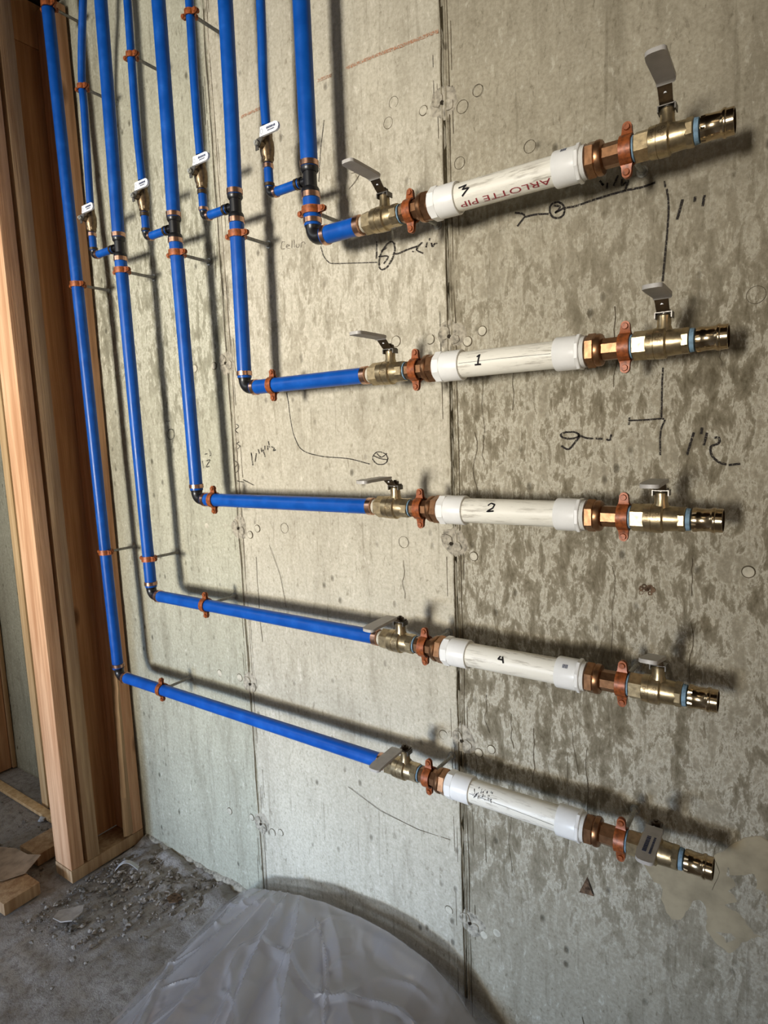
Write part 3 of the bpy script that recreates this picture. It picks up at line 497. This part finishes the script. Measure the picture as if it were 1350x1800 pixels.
# ---- branches
BTOP = [[(-.919, 1.868), (-.92, 1.95), (-.914, 2.1), (-.908, 2.46)], [(-1.119, 1.868), (-1.121, 2.0), (-1.118, 2.17), (-1.112, 2.46)],
        [(-1.328, 1.868), (-1.332, 2.02), (-1.327, 2.25), (-1.322, 2.46)], [(-1.549, 1.868), (-1.537, 2.08), (-1.536, 2.15), (-1.521, 2.235), (-1.499, 2.325), (-1.47, 2.46)]]
BN = ['fourth riser from the left', 'third riser from the left', 'second riser from the left']
for i in range(4):
    bx = BX[i]; t = empty('branch_pipe', (bx, SY, TEEZ))
    nm = ['rightmost', 'third', 'second', 'leftmost'][i]
    tag(t, 'thin blue branch pipe, ' + nm + ' of the four, teed into a thicker riser on its right', 'pipe', 'thin blue branch pipes')
    L = lambda x, zz: (x - bx, 0, zz - TEEZ)
    G().tube([L(x, zz) for x, zz in catmull(BTOP[i], 6)], SR, 18).build('upper_pipe', 'blue', t)
    G().tube([(0, 0, .0125), (0, 0, .057)], SR, 18).build('drop_pipe', 'blue', t)
    tx = rx(i, TEEZ)
    G().tube([(.0125, 0, 0), (tx - .0265 - bx, 0, 0)], SR, 18).build('cross_pipe', 'blue', t)
    q = .009
    arc = [(0, 0, .0118), (0, 0, q)] + [(q - q * math.cos(a), 0, q - q * math.sin(a)) for a in [math.pi / 2 * k / 6 for k in range(1, 7)]] + [(.0118, 0, 0)]
    el = G().tube(arc, [SR] + [SR * .92] * 7 + [SR], 18).build('elbow', 'black', t)
    for ax, mt in (('z', 'darksteel' if i != 1 else 'copper'), ('x', 'copper')):
        g = G(); crimp(g, .0135, .0205, SR, ax, (0, 0, 0)); g.build('crimp_ring', mt, el)
    g = G(); crimp(g, tx - bx - .0365, tx - bx - .029, SR, 'x', (0, 0, 0)); g.build('crimp_ring', 'darksteel', t)
    g = G(); crimp(g, .0475, .0565, SR, 'z', (0, 0, 0)); g.build('crimp_ring', 'copper' if i in (0, 3) else 'darksteel', t)
    # small ball valve on the drop
    v = empty('branch_valve', (bx, SY, 1.828))
    tag(v, 'small brass stop valve with white lever on the ' + nm + ' thin branch pipe', 'valve', 'small stop valves on the branches')
    g = G(); g.lathe([(-.0285, .0092), (-.025, .0112), (-.020, .0112), (-.014, .0135), (-.004, .0145), (.006, .0145), (.014, .0128), (.022, .0112), (.034, .0112), (.038, .0092)], 'z', seg=22)
    g.hexn(-.026, -.017, .0128, 'z'); g.hexn(.018, .03, .0125, 'z'); g.lathe([(-.0225, .0065), (-.012, .0072), (.0, .0085)], 'y', seg=18); g.build('valve_body', 'oldbrass', v)
    g = G(); g.hexn(-.032, -.0262, .0058, 'y'); g.lathe([(-.034, .003), (-.031, .003)], 'y', seg=12); g.build('stem_nut', 'zinc', v)
    g = G(); pts = [(-.006, -.0248, .001), (.004, -.0248, .002), (.0095, -.0242, .009), (.013, -.0242, .013)]
    g.strip(pts, .002, .014, (0, 0, 1)); g.strip([(-.003, -.0245, -.012), (-.003, -.0245, .004)], .002, .008, (1, 0, 0))
    h = g.build('lever', 'steel', v)
    g = G(); pl = [(.009, .008), (.052, .008), (.0575, .0105), (.060, .016), (.0575, .0225), (.052, .025), (.0115, .025)]
    V = [(a, -.0285, b) for a, b in pl] + [(a, -.0235, b) for a, b in pl]; n = len(pl)
    g.add(V, [tuple(range(n)), tuple(reversed(range(n, 2 * n)))] + [(k, n + k, n + (k + 1) % n, (k + 1) % n) for k in range(n)]); g.build('lever_grip', 'white_lbl', h)
    g = G()
    for a, b, hh in ((.028, .052, .0042), (.031, .049, .0022)):
        zz = .0185 if hh > .003 else .0135; u = a; random.seed(3)
        while u < b: ww = random.uniform(.0016, .0034); g.box((u, -.0288, zz - hh / 2), (min(u + ww, b), -.0284, zz + hh / 2)); u += ww + .0007
    ribbon(g, [(.015 + .0035 * math.cos(a), .016 + .0045 * math.sin(a)) for a in [k * .5 for k in range(14)]], .0007, lambda u, w_: (u, -.0288, w_)); g.build('lever_print', 'print', h)
# ---- split-ring clamps: local X = pipe axis, +Y = towards the wall
def clamp(x, z, r, vertical, label, ear=.0105, wd=.014, rod=True):
    t = empty('pipe_clamp', (x, SY, z), (0, R(90), 0) if vertical else (0, 0, 0))
    tag(t, label, 'pipe clamp', 'copper-coloured split-ring pipe clamps')
    a = r + .0018; top = a + ear
    for sg, nm in ((-1, 'front_band'), (1, 'rear_band')):
        ph = [math.asin(min(1, .0035 / a)) + (math.pi - 2 * math.asin(min(1, .0035 / a))) * k / 14 for k in range(15)]
        arc = [(0, sg * a * math.sin(p), a * math.cos(p)) for p in ph]
        line = [(0, sg * .0022, top)] + [(0, sg * .0024, a + .0035)] + arc + [(0, sg * .0024, -a - .0035)] + [(0, sg * .0022, -top)]
        g = G(); g.strip(line, .0026, [wd * .8, wd * .88] + [wd] * 15 + [wd * .88, wd * .8], (1, 0, 0))
        for e in (-1, 1): g.lathe([(sg * .0009, wd * .40), (sg * .0035, wd * .40)] if sg > 0 else [(sg * .0035, wd * .40), (sg * .0009, wd * .40)], 'y', (0, 0, e * top), 18)
        g.build(nm, 'clamp', t)
    for e in (-1, 1):
        g = G(); g.lathe([(-.0066, .0016), (-.0066, .0040), (-.0052, .0046), (-.0036, .0046)], 'y', (0, 0, e * (top - .001)), 14)
        g.lathe([(-.0036, .0022), (.0075, .0022)], 'y', (0, 0, e * (top - .001)), 10); g.hexn(.0037, .0068, .0045, 'y', (0, 0, e * (top - .001))); g.build('bolt', 'clamp', t)
    g = G(); g.hexn(a + .0014, a + .007, .0062, 'y'); g.build('boss', 'clamp', t)
    L = -SY
    g = G(); prof = []; k = 0; y = a + .007
    while y < L - .009: prof += [(y, .0034), (y + .0008, .0038)]; y += .0016
    g.lathe(prof, 'y', seg=12); g.build('threaded_rod', 'zinc', t)
    g = G(); g.hexn(L - .0105, L - .003, .0062, 'y'); g.lathe([(L - .0035, .0085), (L - .001, .0085)], 'y', seg=18); g.build('anchor_nut', 'zinc', t)
    return t
for i in range(5):
    zc = 1.684; clamp(rx(i, zc) if i != 0 else -.8125, zc, PR[i], True, 'copper-coloured clamp at mid height on the ' + RISN[i])
clamp(-1.652, 2.371, PR[4], True, 'clamp at the very top left corner on the leftmost riser')
clamp(rx(4, .957), .957, PR[4], True, 'small clamp low on the leftmost riser, beside the timber')
clamp(rx(3, .955), .955, PR[3], True, 'clamp just above the elbow on the second riser from the left')
for i, (bx, bz) in enumerate(((-.913, 2.15), (-1.1185, 2.148), (-1.3295, 2.14), (-1.537, 2.14))):
    clamp(bx, bz, SR, True, 'small clamp near the top of the ' + ['rightmost', 'third', 'second', 'leftmost'][i] + ' thin branch pipe', .009, .012)
for i, cx in ((1, -.943), (2, -1.157), (3, -1.216), (4, -1.425)):
    clamp(cx, ZR[i], PR[i], False, 'clamp near the elbow on the horizontal blue pipe of the ' + ROW[i] + ' row')
for i in range(5):
    clamp(-.590, ZR[i], .0172, False, 'clamp between the left valve and white pipe in the ' + ROW[i] + ' row', .0115, .015)
    clamp(-.2335, ZR[i], .0172, False, 'clamp between the white pipe and right valve in the ' + ROW[i] + ' row', .0115, .016)
def text_mesh(txt, size):
    c = bpy.data.curves.new('t', 'FONT'); c.body = txt; c.size = size; c.resolution_u = 3
    o = bpy.data.objects.new('t', c); C.objects.link(o); bpy.context.view_layer.update()
    me = bpy.data.meshes.new_from_object(o.evaluated_get(bpy.context.evaluated_depsgraph_get()))
    bm = bmesh.new(); bm.from_mesh(me); bmesh.ops.triangulate(bm, faces=bm.faces[:])
    for _ in range(3):
        le = [e for e in bm.edges if e.calc_length() > .0022]
        if le: bmesh.ops.subdivide_edges(bm, edges=le, cuts=1); bmesh.ops.triangulate(bm, faces=bm.faces[:])
    bm.verts.index_update()
    V = [v.co.copy() for v in bm.verts]; F = [tuple(v.index for v in f.verts) for f in bm.faces]; bm.free()
    bpy.data.objects.remove(o); bpy.data.meshes.remove(me); return V, F
def dense(pts, n=4):
    o = []
    for a, b in zip(pts, pts[1:]):
        for k in range(n): o.append((a[0] + (b[0] - a[0]) * k / n, a[1] + (b[1] - a[1]) * k / n))
    return o + [tuple(pts[-1])]
def cyl(r): return lambda u, a: (u, -r * math.cos(a / r), r * math.sin(a / r))
# ---- full-size ball valves
def valve_proto(right):
    t = empty('ball_valve', (0, 0, 0)); g = G()
    a0, a1, b0, b1 = (-.046, -.028, .013, .028) if not right else (-.0445, -.026, .0195, .0295)
    g.hexn(a0, a1 + .002, .0205); g.lathe([(a1, .0185), (a1 + .0012, .0208), (-.0152, .0214), (-.0148, .0206), (-.0140, .0206), (-.0136, .0216), (-.001, .0216), (-.0004, .0204), (.0008, .0186), (.0014, .0180), (.0018, .0186), (.008, .0182), (b0, .0176), (b1, .0160)], seg=40)
    g.hexn(b0, b1, .0185, seg=8, ph=math.pi / 8)
    g.lathe([(.012, .0115), (.019, .0108), (.024, .0092), (.037, .0092), (.039, .0075)], 'z', (-.004, 0, 0), 22)
    bd = g.build('valve_body', 'brass', t)
    Vt, Ft = text_mesh('16-43', .0075); xm = max(p.x for p in Vt); fc = cyl(.0219); g = G()
    if right: g.add([fc(-.0175 - p.y * .9, .004 + xm * .4 - (xm - p.x) * 1.0) for p in Vt], Ft)
    for cx_, ca_ in ((-.0095, .005), (-.0055, .0095), (-.0062, .0005)): ribbon(g, [(cx_ + .0022 * math.cos(a), ca_ + .0022 * math.sin(a)) for a in [q * .45 for q in range(15)]], .0007, cyl(.0219))
    g.build('cast_lettering', 'oldbrass', bd)
    g = G(); g.lathe([(.0385, .006), (.0405, .006)], 'z', (-.004, 0, 0), 16); g.box((-.0155, -.0085, .0335), (-.0140, .0085, .0415)); g.box((.006, -.0085, .0335), (.0075, .0085, .0415)); g.box((-.0155, -.0085, .0405), (.0075, .0085, .0418)); g.build('lever_base', 'steel', t)
    g = G(); g.hexn(.0436, .0495, .0072, 'z', (-.004, 0, 0)); g.lathe([(.0495, .003), (.0515, .003)], 'z', (-.004, 0, 0), 10); g.build('stem_nut', 'darksteel', t)
    # lever: flat at the stem, kicks up, then a long sleeved grip pointing out from the wall
    g = G(); ln = [(-.004, .010, .0428), (-.004, -.010, .0428), (-.0035, -.0135, .0445), (-.0025, -.029, .056), (-.001, -.034, .058), (-.0005, -.05, .058)]
    g.strip(ln, .0022, [.017, .017, .017, .018, .019, .019], (1, 0, 0)); lv = g.build('lever', 'darksteel', t)
    g = G(); g.lathe([(-.0016, .0022), (.0016, .0022)], 'y', seg=12)
    v2 = []
    ca, sa = math.cos(R(-38)), math.sin(R(-38))
    for (x, y, z) in g.v: v2.append((x - .003, -.0218 + y * sa * -1 + z * ca * 0 - z * sa * 0, .0505 + z))
    G().lathe([(-.0016, .0022), (.0016, .0022)], 'z', (-.003, -.0215, .0507), 12).build('lever_hole', 'white_lbl', lv)
    ys = [-.0315, -.034, -.040, -.10, -.112, -.1165, -.118]; ws = [.0215, .0235, .0240, .0255, .0245, .019, .010]
    zz = [.0565, .0580, .0584, .0578, .0572, .057, .057]
    g = G(); g.strip([(-.001 + .001 * k, y, z) for k, (y, z) in enumerate(zip(ys, zz))], .0052, ws, (1, 0, 0)); gp = g.build('lever_grip', 'grip', lv, angle=60)
    g = G(); random.seed(8)
    for dx, hh in ((-.003, .0055), (.005, .003)):
        u = -.06
        while u > -.097: ww = random.uniform(.002, .004); g.box((.002 + dx - hh / 2, u - ww, .0605), (.002 + dx + hh / 2, u, .0609)); u -= ww + .0009
    if right: g.build('lever_print', 'print', gp)
    # thread paste rings
    if not right: prof = [(-.0535, .0132), (-.053, .0142), (-.047, .0148), (-.0462, .014)]; G().lathe(prof, seg=24).build('thread_ring', 'plug', t)
    pr = [(b1 + .0002, .0135), (b1 + .0005, .0160), (b1 + .0026, .0163), (b1 + .0030, .014)] if not right else [(b1 + .0002, .0135), (b1 + .0008, .0165), (b1 + .006, .0158), (b1 + .0068, .0138)]
    G().lathe(pr, seg=20).build('paste_ring', 'tape', t)
    if right: G().lathe([(a0 - .0028, .014), (a0 - .0024, .0172), (a0 - .0004, .0168), (a0 - .0002, .014)], seg=20).build('paste_ring', 'tape', t)
    return t
pl_, pr_ = valve_proto(False), valve_proto(True)
for i in range(5):
    for sd, pro, x in (('left', pl_, -.640), ('right', pr_, -.178)):
        o = pro if i == 0 else copy_tree(pro)
        o.location = (x, SY, ZR[i])
        for ch in list(o.children):
            if ch.name.split('.')[0] == 'lever':
                if sd == 'right' and i == 3:
                    th = R(-14); p = Vector((0, -.010, .043)); q = Matrix.Rotation(th, 3, 'X') @ p; ch.rotation_euler.x = th; ch.location = p - q
                for gp in ch.children:
                    for pr in list(gp.children):
                        if i in (1, 2, 3): bpy.data.objects.remove(pr)
        tag(o, 'brass ball valve with grey lever, ' + ('left' if sd == 'left' else 'right') + ' of the white pipe in the ' + ROW[i] + ' row', 'valve', 'brass ball valves either side of the white pipes')
# ---- bronze couplings
def coup_proto(right):
    t = empty('hex_coupling', (0, 0, 0)); s = -1 if right else 1
    mk = lambda prof: [(s * a, r) for a, r in prof] if s > 0 else [(s * a, r) for a, r in reversed(prof)]
    g = G(); g.lathe(mk([(.0, .0150), (.001, .0166), (.038, .0166), (.0385, .0150)]), seg=8, ph=math.pi / 8); nb = g.build('hex_nipple', 'bronze', t)
    g = G(); g.lathe(mk([(.037, .018), (.0385, .0225), (.041, .0238), (.046, .0238), (.0475, .0225)]), seg=32)
    g.lathe(mk([(.0470, .0235), (.0485, .0252), (.0590, .0252), (.0600, .0235)]), seg=6, ph=math.pi / 6 if right else .25); g.build('collar_nut', 'bronze', t)
    return t
cl_, cr_ = coup_proto(False), coup_proto(True)
for i in range(5):
    for sd, pro, x in (('left', cl_, -.6075), ('right', cr_, -.2275)):
        o = pro if i == 0 else copy_tree(pro); o.location = (x, SY, ZR[i])
        tag(o, 'bronze hex coupling screwed into the ' + sd + ' end of the white pipe in the ' + ROW[i] + ' row', 'coupling', 'bronze hex couplings')
# ---- white spool pieces
PVR = .0213
NUM = [[[(-.487, .0065), (-.473, .0085), (-.480, .0025), (-.468, .0025), (-.481, -.0075)]],
       [[(-.4605, .006), (-.457, .009), (-.459, -.003)], [(-.463, -.003), (-.455, -.003)]],
       [[(-.4455, .012), (-.442, .0155), (-.437, .0135), (-.4385, .009), (-.446, .0045), (-.437, .0055)]],
       [[(-.429, .0145), (-.4315, .0105), (-.425, .0105)], [(-.4265, .0145), (-.424, .0065)]],
       []]
for i in range(5):
    t = empty('white_pipe_spool', (-.42, SY, ZR[i])); tag(t, 'white plastic pipe spool with two socket adapters in the ' + ROW[i] + ' row', 'pipe', 'white pipe spools')
    o_ = .42
    pp = G().lathe([(-.4985 + o_, PVR), (-.333 + o_, PVR)], seg=40).build('pipe', 'pvcpipe', t)
    for sd in (0, 1):
        g = G()
        if sd == 0:
            g.lathe([(-.5472 + o_, .019), (-.547 + o_, .0228), (-.545 + o_, .0232), (-.5445 + o_, .0235)], seg=36)
            g.hexn(-.5448 + o_, -.5315 + o_, .0272, seg=8, ch=.001, ph=math.pi / 8)
            g.lathe([(-.5325 + o_, .0235), (-.5315 + o_, .0254), (-.4985 + o_, .0258), (-.497 + o_, .0250), (-.497 + o_, .0214)], seg=40)
        else:
            g.lathe([(-.335 + o_, .0214), (-.335 + o_, .0250), (-.3335 + o_, .0258), (-.3015 + o_, .0254), (-.3005 + o_, .0235)], seg=40)
            g.hexn(-.3018 + o_, -.2955 + o_, .0275, seg=8, ch=.001, ph=math.pi / 8)
            pr = []; u = -.2957 + o_
            while u < -.2885 + o_: pr += [(u, .0226), (u + .0006, .0234)]; u += .0012
            g.lathe(pr, seg=32)
        g.build('socket_adapter', 'pvc', t)
    if NUM[i]:
        g = G()
        mx = sum(p[0] for q in NUM[i] for p in q) / sum(len(q) for q in NUM[i]); my = sum(p[1] for q in NUM[i] for p in q) / sum(len(q) for q in NUM[i]); ks = 1.0 if i == 0 else 1.4
        for pl in NUM[i]: ribbon(g, dense([(mx + (a - mx) * ks + o_, my + (b - my) * ks) for a, b in pl], 5), .0028, cyl(PVR + .0006))
        g.build('marker_number', 'ink', pp)
    g = G(); random.seed(20 + i)
    if i == 0:
        V, F = text_mesh('ARLOTTE PIP', .0135); wmax = max(v.x for v in V)
        k = .150 / wmax; f = cyl(PVR + .0005)
        g.add([f(-.338 + o_ - v.x * k, -.0155 - v.y * 1.05) for v in V], F); g.build('red_print', 'redprint', pp)
    if i in (1, 4):
        g = G(); ribbon(g, [(-.494 + o_, .0005 + .006 * (i == 4)), (-.42 + o_, .0012 + .003 * (i == 4)), (-.337 + o_, .0)], .0006, cyl(PVR + .0003))
        if i == 4:
            for k in range(46):
                u = random.uniform(-.49, -.45); a = random.uniform(.004, .024); ribbon(g, [(u + o_, a), (u + o_ + random.uniform(-.001, .002), a - random.uniform(.001, .004))], random.uniform(.0006, .0014), cyl(PVR + .0003))
        g.build('pen_marks', 'ink', pp)
    if i in (0, 3):
        g = G()
        for k in range(4): ribbon(g, [(-.321 + .0022 * k + o_, .017), (-.321 + .0022 * k + o_, .0235)], .0013, cyl(.0262))
        g.build('size_stamp', 'print', t)
# ---- press fittings at the open ends
for i in range(5):
    t = empty('press_fitting', (-.141, SY, ZR[i])); tag(t, 'open-ended shiny bronze press fitting at the right end of the ' + ROW[i] + ' row', 'fitting', 'open press fittings at the right ends')
    g = G(); g.lathe([(.0, .0142), (.0008, .0162), (.007, .0168), (.0085, .0165), (.012, .0160), (.0235, .0160), (.0252, .0172), (.0272, .0182), (.0292, .0180), (.0305, .0166), (.0385, .0166), (.0392, .0160), (.0392, .0146), (.010, .0142), (.0095, .002)], seg=40, cap=False)
    g.build('fitting_body', 'nickel', t)
    G().lathe([(.0012, .0148), (.0014, .0174), (.0068, .0174), (.007, .0148)], seg=6, ph=.3).build('hex_shoulder', 'nickel', t)
    G().lathe([(.0262, .0138), (.0292, .0138), (.0296, .0146)], seg=28, cap=False).build('seal_ring', 'black', t)
# ------------------------------------------------------------------ plastic sheeting heaped at the foot of the wall
RX = [(-1.30, .004), (-1.27, .012), (-1.19, .088), (-1.146, .113), (-1.023, .152), (-.912, .178), (-.80, .190), (-.72, .188), (-.62, .166), (-.555, .128), (-.518, .082), (-.47, .03), (-.40, .006)]
def ridge(x):
    if x <= RX[0][0] or x >= RX[-1][0]: return .003
    for (a, p), (b, q) in zip(RX, RX[1:]):
        if a <= x <= b: t = (x - a) / (b - a); return p + (q - p) * t
def sheet(name, x0, x1, y0, y1, nx, ny, hf, mat):
    V = []; F = []
    for j in range(ny + 1):
        for i in range(nx + 1):
            u = i / nx; v = j / ny; V.append(hf(x0 + (x1 - x0) * u, y0 + (y1 - y0) * v, u, v))
    for j in range(ny):
        for i in range(nx): q = j * (nx + 1) + i; F.append((q, q + 1, q + nx + 2, q + nx + 1))
    return G().add(V, F).build(name, mat, angle=75)
def tri(t): t = t - math.floor(t); return 1 - abs(2 * t - 1)
def film_h(u, v, lift=1.0, seed=0):
    y = -1.0 + .988 * v; d = max(0, (-.07 - y)); b = max(0, (y + .07) / .06)
    xl = -1.278 + .17 * d; x = xl + u * (-.385 - xl)
    th = math.atan2(-(y - .03), x + 1.06); r = math.hypot(x + 1.06, y - .03)
    xr = x - .17 * d * max(0, min(1, (-.8 - x) / .4))
    base = ridge(xr) * (1 - .5 * min(1, d / .62)) * (1 - .55 * min(1, b)) * lift
    amp = min(1, r / .15) * min(1, base / .05)
    wx = x + .05 * N(x, y, seed + 1, 3); wy = y + .05 * N(x, y, seed + 4, 3)
    va = noise.voronoi(Vector((wx * 5.0, wy * 3.4, seed)))[0]
    tw = math.degrees(th) + 9 * N(x, y, seed + 2, 3.5) + seed * .9; f = 0
    for t0, ww, aa in ((14, 9, .014), (33, 7, .020), (52, 8, .040), (70, 5, .030), (84, 6, .046), (99, 5, .026), (113, 7, .030), (131, 8, .016)): f += aa * math.exp(-abs(tw - t0) / ww)
    rg = max(0, 1 - abs(N(x, y, seed + 8, 4)) * 14) * .008 + max(0, 1 - abs(N(x, y, seed + 11, 8)) * 14) * .004
    h = base + amp * (f - .020 + .016 * (va[1] - va[0] - .3) + rg) * min(1, d / .06 + .15)
    return (x, y, max(.004, h))
def sheet2(name, nx, ny, fn):
    V = []; F = []
    for j in range(ny + 1):
        for i in range(nx + 1): V.append(fn(i / nx, j / ny))
    for j in range(ny):
        for i in range(nx): q = j * (nx + 1) + i; F.append((q, q + 1, q + nx + 2, q + nx + 1))
    return G().add(V, F).build(name, 'film', angle=28)
fs = sheet2('plastic_sheeting', 260, 280, lambda u, v: film_h(u, v))
tag(fs, 'crumpled clear plastic sheeting heaped on the floor against the concrete wall', 'plastic sheet')
fi = sheet2('inner_layer', 160, 170, lambda u, v: film_h(.05 + .88 * u, .03 + .94 * v, .72, 20)); fi.parent = fs
fj = sheet2('inner_layer', 140, 150, lambda u, v: film_h(.10 + .76 * u, .02 + .93 * v, .84, 47)); fj.parent = fs
# ------------------------------------------------------------------ scraps and rubble
def scrap(name, loc, outline, mat, th, curl, label, cat, rot=0):
    n = len(outline); g = G(); V = []
    for zoff in (0, th):
        for k, (x, y) in enumerate(outline): V.append((x, y, zoff + curl(x, y)))
        V.append((sum(p[0] for p in outline) / n, sum(p[1] for p in outline) / n, zoff + curl(0, 0)))
    F = []
    for k in range(n):
        k2 = (k + 1) % n; F += [(k2, k, n), (n + 1 + k, n + 1 + k2, 2 * n + 1), (k, k2, n + 1 + k2, n + 1 + k)]
    o = g.add(V, F).build(name, mat, loc=loc, angle=30); o.rotation_euler.z = R(rot); return tag(o, label, cat)
scrap('paper_scrap', (-1.60, -.315, .004), [(-.035, -.01), (-.02, -.034), (.012, -.03), (.036, -.012), (.03, .02), (.006, .036), (-.012, .016)], 'scrap', .003, lambda x, y: .006 + .10 * max(0, x) ** 1 + .05 * abs(y), 'small pale torn scrap on the floor in front of the partition', 'scrap')
scrap('paper_scrap', (-1.405, -.125, .004), [(-.02, -.012), (.0, -.02), (.02, -.008), (.022, .01), (.002, .016), (-.018, .01)], 'rust', .003, lambda x, y: .004 + .1 * abs(x), 'small rusty brown scrap on the floor left of the plastic sheeting', 'scrap')
scrap('cardboard_piece', (-1.90, -.325, .0405), [(-.10, -.07), (-.03, -.075), (.04, -.055), (.075, -.01), (.065, .05), (.02, .04), (-.05, .055), (-.12, .04)], 'paper', .002, lambda x, y: .001 + (.26 * max(0, y + .0) if x > 0 else .05 * max(0, y)), 'torn brown paper piece lying over the nearest offcut', 'paper', 12)
g = G(); pts = [(-.035 + .07 * k / 14, 0, .004 + .026 * math.sin(math.pi * k / 14)) for k in range(15)]; g.strip(pts, .0012, .014, (0, 1, 0))
o = g.build('plastic_strip', 'strip', loc=(-1.632, -.125, .001)); o.rotation_euler.z = R(38); tag(o, 'curled white plastic strip arching on the floor beside the partition', 'plastic strip')
def rock(g, c, r, sd):
    V = []; n = 7
    for j in range(4):
        ph = math.pi * (j + .5) / 4
        for k in range(n):
            t = 2 * math.pi * k / n; q = r * (1 + .9 * N(k * 1.7, j * 1.3, sd)); V.append((c[0] + q * math.sin(ph) * math.cos(t), c[1] + q * math.sin(ph) * math.sin(t), c[2] + .65 * q * math.cos(ph)))
    F = [tuple(range(n))[::-1], tuple(range(3 * n, 4 * n))]
    for j in range(3):
        for k in range(n): F.append((j * n + k, j * n + (k + 1) % n, (j + 1) * n + (k + 1) % n, (j + 1) * n + k))
    g.add(V, F)
random.seed(31); g = G()
for k in range(1500):
    q = random.random()
    if q < .45: x = random.uniform(-1.70, -1.1); y = -abs(random.gauss(0, .10)) - .012
    elif q < .75: x = -1.70 + abs(random.gauss(0, .14)); y = random.uniform(-.4, -.02)
    elif q < .88: x = random.uniform(-2.5, -1.83); y = random.uniform(-.5, -.13)
    else: x = random.uniform(-1.9, -.9); y = random.uniform(-1.0, -.2)
    if (x > -1.32 and y > -1.05 and x < -.36) or (-2.13 < x < -1.74 and -.44 < y < -.30) or (-2.0 < x < -1.875 and y < -.04 and y > -.28) or (-.13 < y < -.09 and x < -2.0) or (-1.815 < x < -1.71 and y > -.25): continue
    rock(g, (x, y, .002 + .003 * max(0, 1 + y * 9)), random.choice((.0015, .002, .003, .004, .006)) * random.uniform(.7, 1.2), k * .7)
for k in range(160):
    x = random.uniform(-1.70, -1.30); y = -abs(random.gauss(0, .11)) - .015
    if x > -1.33 + .1 * y or (x < -1.71 and y > -.25): continue
    rock(g, (x, y, .003), random.uniform(.004, .010), k * 1.9 + 300)
o = g.build('floor_rubble', 'crumb', angle=30); tag(o, 'loose crumbs of concrete and dirt along the wall foot', 'rubble', kind='stuff')
for k, (x, y, r, lb) in enumerate(((-1.985, -.30, .013, 'white crumpled lump on the floor behind the nearest offcut'), (-2.11, -.135, .012, 'shiny white crumb beside the yellow lath'), (-1.945, -.285, .007, 'tiny pale crumb next to the white crumpled lump'))):
    g = G(); rock(g, (0, 0, r * .6), r, 77 + k * 5); o = g.build('rubble_lump', 'strip', loc=(x, y, .0), angle=30); tag(o, lb, 'rubble')
